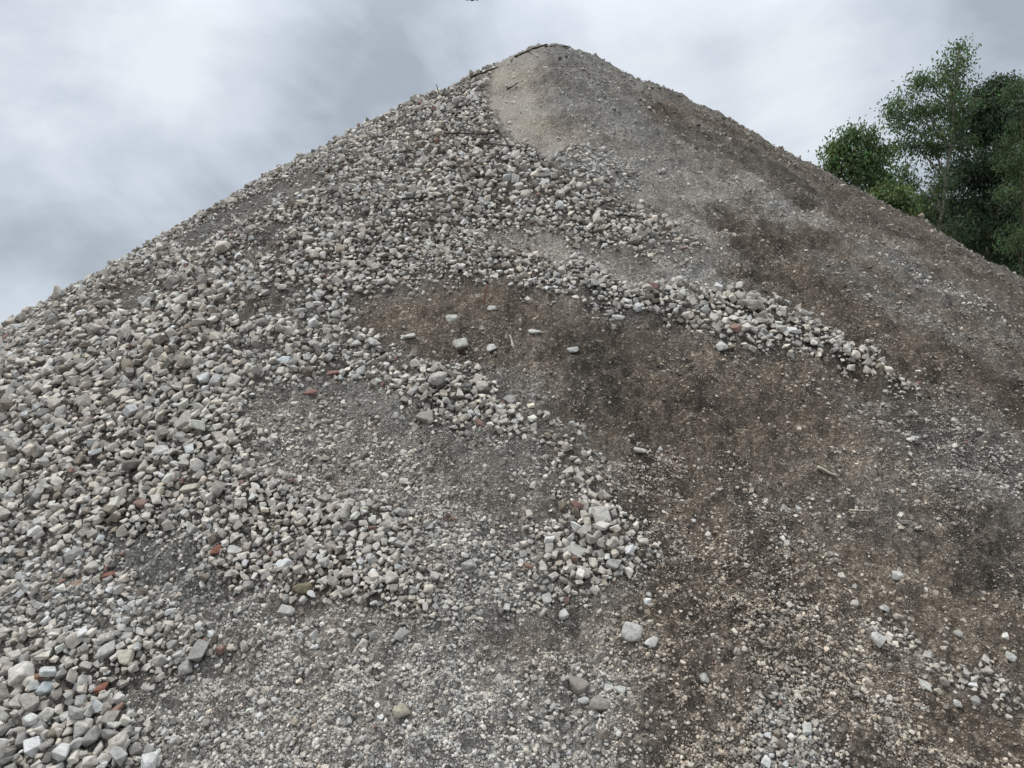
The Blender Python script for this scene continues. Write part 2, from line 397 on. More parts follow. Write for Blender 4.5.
def hull_shape(r, npts, bev):
    c = np.array([(i, j, k) for i in (-1, 1) for j in (-1, 1) for k in (-1, 1)], float)
    c = c * r.uniform(.5, .95, (8, 1)) + r.normal(size=(8, 3)) * .20
    e = r.normal(size=(npts - 8, 3)); e /= np.linalg.norm(e, axis=1)[:, None]; e *= r.uniform(.85, 1.15, (npts - 8, 1))
    p_ = np.concatenate([c, e])
    p_ = p_ * np.array([1, r.uniform(.6, .95), r.uniform(.38, .8)])
    bm = bmesh.new()
    for q in p_: bm.verts.new(q.tolist())
    res = bmesh.ops.convex_hull(bm, input=bm.verts)
    bmesh.ops.delete(bm, geom=[g for g in bm.verts if not g.link_faces], context='VERTS')
    bmesh.ops.dissolve_limit(bm, angle_limit=.16, verts=bm.verts, edges=bm.edges)
    if bev: bmesh.ops.bevel(bm, geom=bm.edges[:], offset=bev, segments=1, affect='EDGES', clamp_overlap=True)
    bmesh.ops.triangulate(bm, faces=bm.faces)
    bmesh.ops.recalc_face_normals(bm, faces=bm.faces)
    bm.verts.index_update()
    v = np.array([x.co[:] for x in bm.verts]); f = np.array([[q.index for q in x.verts] for x in bm.faces]); bm.free()
    return v / (v.max(0) - v.min(0))[:2].max(), f
VAR = {}
for sub, cnt in ((1, 14), (2, 24), (3, 24), (4, 24)):
    r_ = np.random.default_rng(100 + sub)
    VAR[sub] = [hull_shape(r_, 16, .10) if sub == 4 else hull_shape(r_, 12, 0) if sub == 2 else hull_shape(r_, 14, .075) if sub == 3 else rock_shape(r_, 1, 14) for _ in range(cnt)]
print('tris', {k: np.mean([len(f) for _, f in q]) for k, q in VAR.items()})
d8 = np.array([(1,0,0),(-1,0,0),(0,1,0),(0,-1,0),(0,0,1),(0,0,-1)], float)
f8 = np.array([(0,2,4),(2,1,4),(1,3,4),(3,0,4),(2,0,5),(1,2,5),(3,1,5),(0,3,5)])
r_ = np.random.default_rng(5)
VAR[0] = [((d8 + r_.normal(size=(6, 3)) * .22) * .5 * (1, .8, .65), f8) for _ in range(14)]

def normals(x, y, e=.05):
    hx = (h0(x + e, y) - h0(x - e, y)) / (2 * e); hy = (h0(x, y + e) - h0(x, y - e)) / (2 * e)
    n = np.stack([-hx, -hy, np.ones_like(hx)], -1)
    return n / np.linalg.norm(n, axis=-1, keepdims=True)
def rot_frames(n, tilt, r):
    n = n + r.normal(size=n.shape) * tilt
    n /= np.linalg.norm(n, axis=1)[:, None]
    t = r.normal(size=n.shape); t -= (t * n).sum(1)[:, None] * n; t /= np.linalg.norm(t, axis=1)[:, None]
    b = np.cross(n, t)
    return np.stack([t, b, n], -1)                     # columns = axes

def pix_to_heap(u, v):
    """the point of the heap under a point of the photograph"""
    dx = (u - 512) / F; dz = (384 - v) / F
    D = np.array([dx, cp - dz * sp, sp + dz * cp])
    t = np.linspace(1.5, 22, 6000)
    x = D[0] * t; y = D[1] * t; z = CAMZ + D[2] * t
    h = surface(x, y)[0]
    k = np.nonzero(z < h)[0]
    k = k[0] if len(k) else np.argmin(z - h)
    return x[k], y[k], h[k], t[k]

PALE = (.56, .55, .52); LIGHT = (.46, .45, .42); MID = (.34, .33, .31); DARK = (.20, .195, .185)
RED = (.27, .125, .09); BROWN = (.23, .17, .125); OLIVE = (.20, .175, .12); BLUE = (.48, .52, .54); SAND = (.40, .36, .29); CREAM = (.55, .52, .44)
HERO = [  # u, v, width px, height px, colour, label
 (217,552,12,12,RED,'red brick chunk beside a white oval stone in the lower left stones'),
 (235,552,19,11,PALE,'white oval stone just right of the red brick chunk'),
 (303,590,23,14,OLIVE,'olive brown wedge stone under the shadowed lip of the lower stone band'),
 (103,690,13,13,RED,'orange red brick piece between grey stones in the lower left'),
 (47,690,19,14,BLUE,'pale blue square block beside a rusty brown brick near the left edge'),
 (42,677,15,11,(.27,.17,.12),'rusty brown brick piece directly above the pale blue block'),
 (201,656,25,22,MID,'large grey angular stone at the right end of the lower left cluster'),
 (186,673,20,18,MID,'rounded grey stone below left of the large angular grey stone'),
 (127,660,18,17,CREAM,'cream coloured blocky stone in the middle of the lower left cluster'),
 (108,652,21,18,LIGHT,'big pale grey stone just left of the cream blocky stone'),
 (575,554,22,15,LIGHT,'large pale rectangular block on top of the mound at the centre bottom'),
 (632,635,25,22,LIGHT,'large knobbly grey lump lying alone on soil below the centre mound'),
 (651,645,13,15,PALE,'pale angular stone touching the right side of the large knobbly lump'),
 (578,688,20,20,(.30,.27,.24),'brownish grey rounded clod in the grit at the bottom centre'),
 (608,690,14,10,PALE,'white stone, left one of a touching pair at the bottom centre'),
 (621,691,12,11,PALE,'white stone, right one of a touching pair at the bottom centre'),
 (583,705,13,7,(.62,.62,.6),'small bright white flake below the brownish rounded clod'),
 (600,709,20,19,(.31,.29,.26),'dull grey rounded clod right of the small bright white flake'),
 (703,682,11,12,LIGHT,'lone pale stone on dark grit right of the bottom centre'),
 (403,716,21,15,SAND,'sandy yellow rounded stone half buried in the bottom grit'),
 (288,613,22,10,LIGHT,'long pale stone lying along the foot of the lower stone band'),
 (402,637,15,17,MID,'grey upright oval stone at the lower tip of the stone band'),
 (896,577,13,11,PALE,'lone white rounded stone on the brown soil of the right slope'),
 (877,642,15,16,PALE,'largest white stone in the small cluster on the lower right slope'),
 (884,611,10,8,PALE,'white round stone just above the small lower right cluster'),
 (924,688,14,14,PALE,'white angular stone on dark soil below the lower right cluster'),
 (1009,658,12,11,PALE,'pale stone on brown soil near the right edge'),
 (806,732,13,15,PALE,'largest pale stone in the patch of small stones at the bottom right'),
 (958,635,9,8,LIGHT,'small pale stone alone on brown soil left of the right edge stone'),
 (975,701,15,12,MID,'grey stone in the middle of the string of stones at the right edge'),
 (957,706,10,8,PALE,'pale rounded stone at the left end of the right edge string'),
 (721,349,13,14,PALE,'white stone that rolled furthest below the pale stone lip'),
 (618,319,15,8,PALE,'pale flat stone lying on brown soil under the upper stone lip'),
 (461,347,17,17,LIGHT,'pale lumpy stone standing on brown soil in the middle of the heap'),
 (452,321,17,12,LIGHT,'crumbly pale stone on brown soil above the pale lumpy stone'),
 (492,310,11,8,LIGHT,'pale oval stone on brown soil below the reddish stake'),
 (491,350,13,10,PALE,'white rounded stone on brown soil right of the pale lumpy stone'),
 (534,333,15,6,PALE,'flat white stone on brown soil above the white upright splinter'),
 (572,351,14,9,PALE,'pale block lying on brown soil right of the white splinter'),
 (410,337,14,7,PALE,'white wedge stone at the left end of the brown soil patch'),
 (425,419,24,15,(.31,.29,.26),'large brownish grey stone at the lower left of the middle cluster'),
 (511,402,16,12,MID,'smooth grey stone at the right side of the middle cluster'),
 (284,362,16,12,BLUE,'pale blue grey block in the stones left of the brown soil patch'),
 (350,427,11,14,LIGHT,'pale upright stone alone on the grey fines in the middle left'),
 (334,374,16,7,(.26,.15,.13),'thin dark red tile piece above the grey fines'),
 (311,394,19,7,(.25,.145,.125),'long dull red tile piece at the top edge of the grey fines'),
 (75,557,22,16,MID,'large smooth grey stone near the left edge at the lower stones'),
 (143,505,19,12,(.26,.18,.155),'reddish brown flat stone in the big left stone slope'),
 (109,577,16,9,(.22,.11,.085),'dark red brick piece in the small stones at the lower left'),
 (78,587,16,13,(.27,.20,.155),'brown block left of the dark red brick piece'),
 (45,416,20,12,DARK,'dark grey flat stone on the slope near the left edge'),
 (100,379,20,9,LIGHT,'long pale grey stone on the upper part of the left slope'),
 (190,489,24,9,CREAM,'long yellowish flat stone in the left stone slope'),
 (215,487,15,12,(.28,.26,.22),'grey brown wedge stone right of the long yellowish flat stone'),
 (545,178,17,9,DARK,'dark angular stone at the upper edge under the sandy chute'),
 (307,217,8,22,LIGHT,'long narrow pale stone standing near the bare streak on the upper left'),
 (640,452,15,6,LIGHT,'thin pale slab on brown soil above the centre mound'),
 (547,600,11,16,LIGHT,'pale narrow stone leaning below the centre mound'),
 (564,617,11,10,PALE,'white stone just below the centre mound'),
 (612,566,17,13,MID,'grey stone on the right side of the centre mound'),
 (668,290,10,8,PALE,'pale stone on the upper pale lip above the brown soil'),
]
ST = []      # placed stones: x, y, z, diameter, u, v, colour, scale, hero index
cell = {}
CS = .12
def near_ok(x, y, z, r, k):
    cx, cy = int(x // CS), int(y // CS)
    for i in range(cx - 2, cx + 3):
        for j in range(cy - 2, cy + 3):
            for (a, b, c, q) in cell.get((i, j), ()):
                lim = (r + q) * k
                if (a - x) ** 2 + (b - y) ** 2 + (c - z) ** 2 < lim * lim: return False
    return True
def put(x, y, z, r): cell.setdefault((int(x // CS), int(y // CS)), []).append((x, y, z, r))
heroes = []
for i, (u, v, w, h, col, lab) in enumerate(HERO):
    x, y, z, t = pix_to_heap(u, v)
    dw = .88 * w * t / F; dh = .88 * h * t / F
    heroes.append((x, y, z, dw, dh, t))
    put(x, y, z, .5 * max(dw, dh * .9))

def stone_colour(n, r, m):
    L = np.clip(r.normal(.49, .115, n), .16, .67)
    warm = r.normal(.035, .025, n) + .04 * m[:, 4]
    c = np.stack([L * (1 + warm), L * .985, L * (.95 - warm)], -1)
    k = r.random(n)
    red = k < .007; c[red] = np.array([.26, .165, .14]) * r.uniform(.8, 1.2, red.sum())[:, None]
    br = (k > .012) & (k < .045); c[br] = np.array([.29, .25, .205]) * r.uniform(.7, 1.2, br.sum())[:, None]
    dk = (k > .04) & (k < .10); c[dk] *= .6
    wh = (k > .10) & (k < .16); c[wh] = np.minimum(c[wh] * 1.35, .66)
    return c

passes = [(1.75, 420, .46), (1.35, 6000, .44), (1.1, 24000, .42), (.88, 60000, .40), (.68, 100000, .40), (.46, 140000, .42)]
for mult, n, kk in passes:
    s = 1 / rng.uniform(1 / 13.6, 1 / 1.5, n)          # denser close by, as seen
    a = np.radians(rng.uniform(-50, 50, n))
    x = s * np.sin(a); y = s * np.cos(a)
    h, m = surface(x, y, True)
    u, v = project(x, y, h)
    nn = normals(x, y); vd = np.stack([-x, -y, CAMZ - h], -1); vd /= np.linalg.norm(vd, axis=1)[:, None]
    face = (nn * vd).sum(1)
    dist = np.sqrt(x * x + y * y + (h - CAMZ) ** 2)
    dia = m[:, 1] * dist / F * mult * rng.lognormal(0, .13, n)
    dia = dia * (1 - .35 * ss(.35, .05, face)); dia = np.clip(dia, .012, .135)
    pr = m[:, 0] * np.where((u < -160) | (u > 1190), .5, 1)
    pr = np.where(m[:, 0] < .5, pr * (1 if mult > .9 else 1.2) * .8 * (.3 + 1.4 * ss(-.3, .5, fbm(x * 3, y * 3, 3, 7))), pr)
    pr = np.where(m[:, 0] < .5, pr * min(1, 9000. / n), pr)
    ok = (rng.random(n) < pr) & (face > -.18) & (h > .0) & (v < 900) & (dist < 14.8)
    col = stone_colour(n, rng, m)
    for i in np.nonzero(ok)[0]:
        if near_ok(x[i], y[i], h[i], dia[i] * .5, kk * 2):
            put(x[i], y[i], h[i], dia[i] * .5)
            lift = (.25 + .32 * rng.random()) if m[i, 0] > .5 else rng.uniform(-.05, .22)
            ST.append((x[i], y[i], h[i], dia[i], u[i], v[i], *col[i], lift, dist[i], m[i, 0], *nn[i]))
# a second, looser layer lying on the first in the dense parts
n = 11000
s = 1 / rng.uniform(1 / 13.4, 1 / 1.5, n); a = np.radians(rng.uniform(-48, 48, n))
x = s * np.sin(a); y = s * np.cos(a); h, m = surface(x, y, True); u, v = project(x, y, h)
nn = normals(x, y); dist = np.sqrt(x * x + y * y + (h - CAMZ) ** 2); col = stone_colour(n, rng, m)
vd = np.stack([-x, -y, CAMZ - h], -1) / dist[:, None]; face = (nn * vd).sum(1)
dia = np.minimum(m[:, 1] * dist / F * rng.lognormal(-.12, .25, n), .15) * (1 - .35 * ss(.35, .05, face))
ok = (m[:, 0] > .75) & (h > 0) & (face > -.1) & (rng.random(n) < .75) & (v < 900)
hp = np.array([(q[0], q[1], q[2], max(q[3], q[4]) * .5) for q in heroes])
for i in np.nonzero(ok)[0]:
    if (((hp[:, 0] - x[i]) ** 2 + (hp[:, 1] - y[i]) ** 2 + (hp[:, 2] - h[i]) ** 2) < ((hp[:, 3] + dia[i] * .5) * 1.0) ** 2).any(): continue
    ST.append((x[i], y[i], h[i], dia[i], u[i], v[i], *col[i], .62 + .18 * rng.random(), dist[i], m[i, 0], *nn[i]))
ST = np.array(ST)
print('stones', len(ST))
px = ST[:, 3] * F / ST[:, 10]
nrm = ST[:, 12:15]
R_ = rot_frames(nrm, .42, rng)
cent = ST[:, :3] + nrm * (ST[:, 9] * ST[:, 3])[:, None]
infr = (ST[:, 4] > 4) & (ST[:, 4] < 1020) & (ST[:, 5] > 4) & (ST[:, 5] < 764)
NIND = 300 - len(HERO)
ind = np.argsort(-(px * infr))[:NIND]
isind = np.zeros(len(ST), bool); isind[ind] = True

def pack(sel, sub, cent, R, dia, col, r):
    vs, fs, cs = [], [], []; off = 0
    var = r.integers(0, len(VAR[sub]), len(sel))
    for k, (bv, bf) in enumerate(VAR[sub]):
        s = sel[var == k]
        if not len(s): continue
        v = np.einsum('nij,vj->nvi', R[s], bv) * dia[s][:, None, None] + cent[s][:, None, :]
        f = bf[None] + off + (np.arange(len(s)) * len(bv))[:, None, None]
        vs.append(v.reshape(-1, 3)); fs.append(f.reshape(-1, 3)); cs.append(np.repeat(col[s], len(bv), 0)); off += len(s) * len(bv)
    return vs, fs, cs, off
def stuff_mesh(name, groups, cent, R, dia, col, r, smooth=False):
    V_, F_, C_ = [], [], []; off = 0
    for sel, sub in groups:
        vs, fs, cs, n = pack(sel, sub, cent, R, dia, col, r)
        V_ += vs; F_ += [f + off for f in fs]; C_ += cs; off += n
    return make_mesh(name, np.concatenate(V_), np.concatenate(F_), np.concatenate(C_), smooth)
allr = np.arange(len(ST))
big = allr[~isind & (px > 7.5)]; small = allr[~isind & (px <= 7.5)]
o = link('crushed_stones', stuff_mesh('crushed_stones', [(big, 3), (small, 2)], cent, R_, ST[:, 3], ST[:, 6:9], rng), M_stone)
tag(o, 'countless loose grey crushed stones spread over the heap', 'stones', None, 'stuff')

# ------------------------------------------------------------ single stones
VAR[5] = [rock_shape(np.random.default_rng(900 + k), 4, 16) for k in range(12)]
me4 = []
for k, (bv, bf) in enumerate(VAR[4]):
    me = make_mesh('stone', bv, bf, None, False); me.materials.append(M_stone1); me4.append(me)
me5 = []
for k, (bv, bf) in enumerate(VAR[5]):
    me = make_mesh('stone', bv, bf, None, True); me.materials.append(M_stone1); me5.append(me)
def place_stone(me, c, R, sc, col, label, group):
    o = bpy.data.objects.new('stone', me); C.objects.link(o)
    M = np.eye(4); M[:3, :3] = R * np.array(sc)[None, :]; M[:3, 3] = c
    o.matrix_world = Matrix(M.tolist())
    o.color = (*[min(.72, float(q) * 1.1) for q in col], 1)
    tag(o, label, 'stone', group)
    return o
hero_boxes = []
for i, (u, v, w, h, col, lab) in enumerate(HERO):
    x, y, z, dw, dh, t = heroes[i]
    n_ = normals(np.array([x]), np.array([y]))[0]
    # long axis across or up the slope, flat side on the slope
    side = np.array([1., 0, 0]); side -= n_ * side.dot(n_); side /= np.linalg.norm(side)
    up = np.cross(n_, side)
    ang = random.uniform(-.25, .25) if w > 1.6 * h else random.uniform(-.7, .7)
    if w > 1.4 * h: ang -= .15
    a_ = side * math.cos(ang) + up * math.sin(ang); b_ = np.cross(n_, a_)
    soft = any(q in lab for q in ('round', 'oval', 'lump', 'clod', 'smooth', 'rolled', 'olive', 'on brown soil', 'alone'))
    kk_ = 5 if soft else 4; ml = me5 if soft else me4
    bv = VAR[kk_][i % len(VAR[kk_])][0]; ext = bv.max(0) - bv.min(0)
    vis = abs(up[2]) * 1.0                      # how much of the up-slope length the camera sees
    thick = .62 * min(dw, dh)
    sc = (dw / ext[0], dh * 1.12 / ext[1], thick / ext[2])
    nm = 'brick_piece' if 'brick' in lab or 'tile' in lab else 'stone'
    lift_ = .32 * thick if 'buried' not in lab and 'clod' not in lab else .02
    o = place_stone(ml[i % len(ml)], np.array([x, y, z]) + n_ * lift_, np.stack([a_, b_, n_], -1), sc, col, lab, 'stones picked out by size or colour')
    o.name = nm
    if nm == 'brick_piece': o['category'] = 'brick piece'; o['group'] = 'brick and tile pieces among the stones'

AREAS = [  # named places of the heap, by where they stand in the photograph
 ('in the bottom left corner', lambda u, v: u < 170 and v > 690),
 ('in the cluster at the lower left below the red brick chunk', lambda u, v: u < 240 and v > 610),
 ('in the stone mass at the lower left edge', lambda u, v: u < 130 and v > 480),
 ('in the stones around the red brick chunk', lambda u, v: u < 270 and v > 480),
 ('on the long left slope below the skyline', lambda u, v: u < 260),
 ('in the lower band right of the olive wedge stone', lambda u, v: 270 <= u < 530 and v > 500),
 ('on the mound at the centre bottom', lambda u, v: 530 <= u < 680 and 490 < v < 625),
 ('on the grit at the bottom centre', lambda u, v: 240 <= u < 700 and v >= 600),
 ('in the middle cluster under the brown soil', lambda u, v: 260 <= u < 640 and v > 300),
 ('on the lower right brown slope', lambda u, v: u >= 640 and v > 420),
 ('in the pale lip running down to the right', lambda u, v: u >= 560 and v > 180),
 ('high up under the sandy chute', lambda u, v: True)]
USED = set()
def words(u, v, pxs, col, flat):
    L = sum(col) / 3
    if col[0] > col[2] * 1.5: tone = 'reddish brown'
    elif L > .45: tone = 'whitish'
    elif L > .385: tone = 'pale grey'
    elif L > .31: tone = 'mid grey'
    elif L > .24: tone = 'dull grey'
    else: tone = 'dark grey'
    size = 'very large' if pxs > 24 else 'large' if pxs > 19.5 else 'medium'
    where = next(nm for nm, f in AREAS if f(u, v))
    best, bd = None, 1e9; near = []
    for (hu, hv, w, h, c, lab), short in zip(HERO, HSHORT):
        if short:
            d = math.hypot(hu - u, hv - v)
            if d > 8: near.append((d, hu, hv, short))
            if 8 < d < bd: bd = d; best = (hu, hv, short)
    rel = ''
    if bd < 90:
        du, dv = u - best[0], v - best[1]
        rel = (' left of ' if du < 0 else ' right of ') if abs(du) > abs(dv) else (' above ' if dv < 0 else ' below ')
        rel = (' just' if bd < 32 else '') + rel + best[2]
        lab = f'{size} {tone} stone{rel}'
        if lab in USED:
            for tail in (' ' + where,):
                if lab + tail not in USED and len((lab + tail).split()) <= 16: lab = lab + tail; break
            else:
              for d2, hu, hv, sh in sorted(near)[1:7]:
                du, dv = u - hu, v - hv
                l2 = lab + ' and ' + ('left of ' if du < 0 else 'right of ') * (abs(du) > abs(dv)) + ('above ' if dv < 0 else 'below ') * (abs(du) <= abs(dv)) + sh
                if l2 not in USED and len(l2.split()) <= 16: lab = l2; break
        if lab in USED:
            for d2, hu, hv, sh in sorted(near)[1:]:
                l2 = f'{tone} stone between {best[2]} and {sh}'
                if l2 not in USED and len(l2.split()) <= 16: lab = l2; break
        USED.add(lab)
        return lab, where
    return f'{size} {tone} stone {where}', where
HSHORT = [None] * len(HERO)
for k, sname in {0:'the red brick chunk',2:'the olive wedge stone',3:'the orange red brick piece',4:'the pale blue block',6:'the large angular grey stone',8:'the cream blocky stone',
        10:'the pale rectangular block',11:'the large knobbly lump',20:'the long pale stone',21:'the grey upright oval stone',23:'the largest white lower right stone',
        27:'the largest pale bottom right stone',31:'the white stone furthest below the lip',33:'the pale lumpy stone',40:'the large brownish grey stone',41:'the smooth grey stone',
        42:'the pale blue grey block',46:'the large smooth grey stone',47:'the reddish brown flat stone',48:'the dark red brick piece',50:'the dark grey flat stone',51:'the long pale grey stone',
        52:'the long yellowish flat stone',54:'the dark angular stone',30:'the pale rounded right edge stone',19:'the sandy yellow stone'}.items(): HSHORT[k] = sname
for i in ind:
    lab, where = words(ST[i, 4], ST[i, 5], px[i], ST[i, 6:9], 0)
    k = int(rng.integers(0, len(me4))); bv = VAR[4][k][0]
    d = ST[i, 3]
    place_stone(me4[k], cent[i], R_[i], (d, d, d), ST[i, 6:9], lab, 'larger stones ' + where)

# ------------------------------------------------------------ grit and crumbs
n = 820000
s = 1 / rng.uniform(1 / 13.4, 1 / 1.7, n); a = np.radians(rng.uniform(-41, 41, n))
x = s * np.sin(a); y = s * np.cos(a); h, m = surface(x, y, True); u, v = project(x, y, h)
dist = np.sqrt(x * x + y * y + (h - CAMZ) ** 2); nn = normals(x, y)
clump = ss(-.35, .35, fbm(x * 7, y * 7, 3, 71, .6)) * ss(-.6, .3, fbm(x * 1.9, y * 1.9, 2, 73))
ok = (rng.random(n) < m[:, 2] * (.10 + 1.15 * clump) * (1 - .5 * ss(.6, .75, m[:, 3]))) & (h > 0) & (v < 840) & ((nn * np.stack([-x, -y, CAMZ - h], -1)).sum(1) / dist > -.1)
x, y, h, m, dist, nn = x[ok], y[ok], h[ok], m[ok], dist[ok], nn[ok]; n = len(x)
pxs = np.clip(rng.lognormal(.48, .46, n), .8, 5.5) * (.8 + .35 * ss(4., 2.5, dist) )
dia = pxs * dist / F
Lc = np.clip(.19 + .48 * m[:, 3] + rng.normal(0, .14, n), .05, .7)
Bc = np.clip(m[:, 4] * .75 + rng.normal(0, .2, n), 0, 1)[:, None]
cc = (1 - Bc) * np.stack([Lc, Lc * .98, Lc * .94], -1) + Bc * np.stack([Lc * 1.08, Lc * .9, Lc * .72], -1)
Rg = rot_frames(nn, .8, rng)
cg = np.stack([x, y, h], -1) + nn * (dia * rng.uniform(-.15, .3, n))[:, None]
idx = np.arange(n)
o = link('gravel_fines', stuff_mesh('gravel_fines', [(idx[pxs > 3.2], 1), (idx[pxs <= 3.2], 0)], cg, Rg, dia, cc, rng), M_grit)
tag(o, 'fine gravel, grit and soil crumbs covering the heap between the stones', 'gravel', None, 'stuff')
print('crumbs', n)

# ------------------------------------------------------------ sticks and splinters
def ray_point(u, v, Yd):
    dx = (u - 512) / F; dz = (384 - v) / F
    D = np.array([dx, cp - dz * sp, sp + dz * cp]); t = Yd / D[1]
    return np.array([0, 0, CAMZ]) + D * t
def tube(points, radii, seg=7):
    pts = [Vector(p) for p in points]; vs, fs = [], []
    for i, p in enumerate(pts):
        d = (pts[min(i + 1, len(pts) - 1)] - pts[max(i - 1, 0)]).normalized()
        a = d.orthogonal().normalized(); b = d.cross(a)
        for k in range(seg):
            t = 2 * math.pi * k / seg
            vs.append((p + (a * math.cos(t) + b * math.sin(t)) * radii[i])[:])
    for i in range(len(pts) - 1):
        for k in range(seg):
            q = (k + 1) % seg
            fs.append((i * seg + k, i * seg + q, (i + 1) * seg + q)); fs.append((i * seg + k, (i + 1) * seg + q, (i + 1) * seg + k))
    c0 = len(vs); vs.append(pts[0][:]); vs.append(pts[-1][:])
    for k in range(seg):
        q = (k + 1) % seg
        fs.append((c0, q, k)); fs.append((c0 + 1, (len(pts) - 1) * seg + k, (len(pts) - 1) * seg + q))
    return np.array(vs), np.array(fs)
STICKS = [ # ends in the photograph, thickness px, lift of far end px, material, name, label
 ((440,96),(436,84),1.3,1,M_wood_dark,'twig','thin dark twig standing up on the left skyline near the top'),
 ((388,122),(383,115),1.4,1,M_wood_dark,'twig','short dark twig poking out of the left skyline'),
 ((492,126),(514,156),2.0,0,M_wood_dark,'stick','dark slanting stick at the lower left edge of the sandy chute'),
 ((446,138),(487,141),2.2,0,M_wood_dark,'stick','long dark level stick in the stones left of the sandy chute'),
 ((480,147),(512,152),1.8,0,M_wood_dark,'stick','dark thin stick below the end of the sandy chute'),
 ((455,112),(486,107),2.2,0,M_wood_dark,'stick','dark stick near the top of the stones beside the sandy chute'),
 ((468,82),(500,70),2.4,0,M_wood_dark,'stick','dark branch piece lying along the crest left of the peak'),
 ((508,93),(519,87),2.0,0,M_wood_dark,'stick','small dark splinter lying alone in the sandy chute'),
 ((532,50),(548,46),2.2,0,M_wood_dark,'wood_scrap','dark broken slat at the left of the peak'),
 ((545,47),(568,48),2.0,0,M_wood_dark,'wood_scrap','dark broken slat crowning the peak'),
 ((515,58),(532,51),2.2,0,M_wood_dark,'wood_scrap','dark wood scrap on the crest just left of the peak'),
 ((484,302),(487,284),2.6,1,M_wood_red,'stake','short reddish stake upright at the top of the brown soil patch'),
 ((514,356),(510,343),3.0,0,M_wood_pale,'splinter','white upright splinter on the brown soil in the middle'),
 ((816,470),(837,482),3.6,0,M_wood_pale,'stick','pale stick lying on brown soil of the right slope'),
 ((848,513),(869,516),2.4,0,M_wood_pale,'stick','thin pale stick below the first one on the right slope'),
 ((260,630),(272,645),2.8,0,M_wood_pale,'stick','thin whitish stick beside the lower end of the stone band'),
 ((467,400),(472,384),1.2,1,M_wood_dark,'twig','thin dark twig in the middle stone cluster'),
 ((196,238),(212,232),1.6,1,M_wood_dark,'twig','dark twig on the upper left skyline stones'),
 ((262,272),(292,262),1.6,0,M_wood_dark,'stick','thin dark stick across stones on the upper left slope'),
 ((78,382),(104,368),2.6,0,M_wood_dark,'stick','dark thin stick on the slope near the left edge'),
]
for (a, b, th, mode, mat, nm, lab) in STICKS:
    x, y, z, t = pix_to_heap(*a); p0 = np.array([x, y, z])
    px_ = t / F
    if mode == 1:
        p1 = ray_point(b[0], b[1], y - .02); p0 = p0 - (p1 - p0) * .35
    else:
        x1, y1, z1, t1 = pix_to_heap(*b); p1 = np.array([x1, y1, z1])
        nn_ = normals(np.array([x]), np.array([y]))[0]
        base = .045 if b[0] < 530 and b[1] < 400 else .016
        p0 = p0 + nn_ * base; p1 = p1 + nn_ * (base + .01)
    L_ = np.linalg.norm(p1 - p0)
    pts = []; rad = []
    for k in range(7):
        f_ = k / 6
        pts.append(p0 * (1 - f_) + p1 * f_ + np.array([random.uniform(-1, 1) for _ in range(3)]) * L_ * .02)
        rad.append(th * .5 * px_ * (1 - .45 * f_) * random.uniform(.85, 1.15))
    v_, f_ = tube(pts, rad); v_ = v_ - p0
    o = link(nm, make_mesh(nm, v_, f_, None, True), mat, loc=p0)
    tag(o, lab, {'stake': 'stake', 'twig': 'twig', 'wood_scrap': 'wood scrap', 'splinter': 'splinter'}.get(nm, 'stick'), 'sticks and wood scraps on the heap')

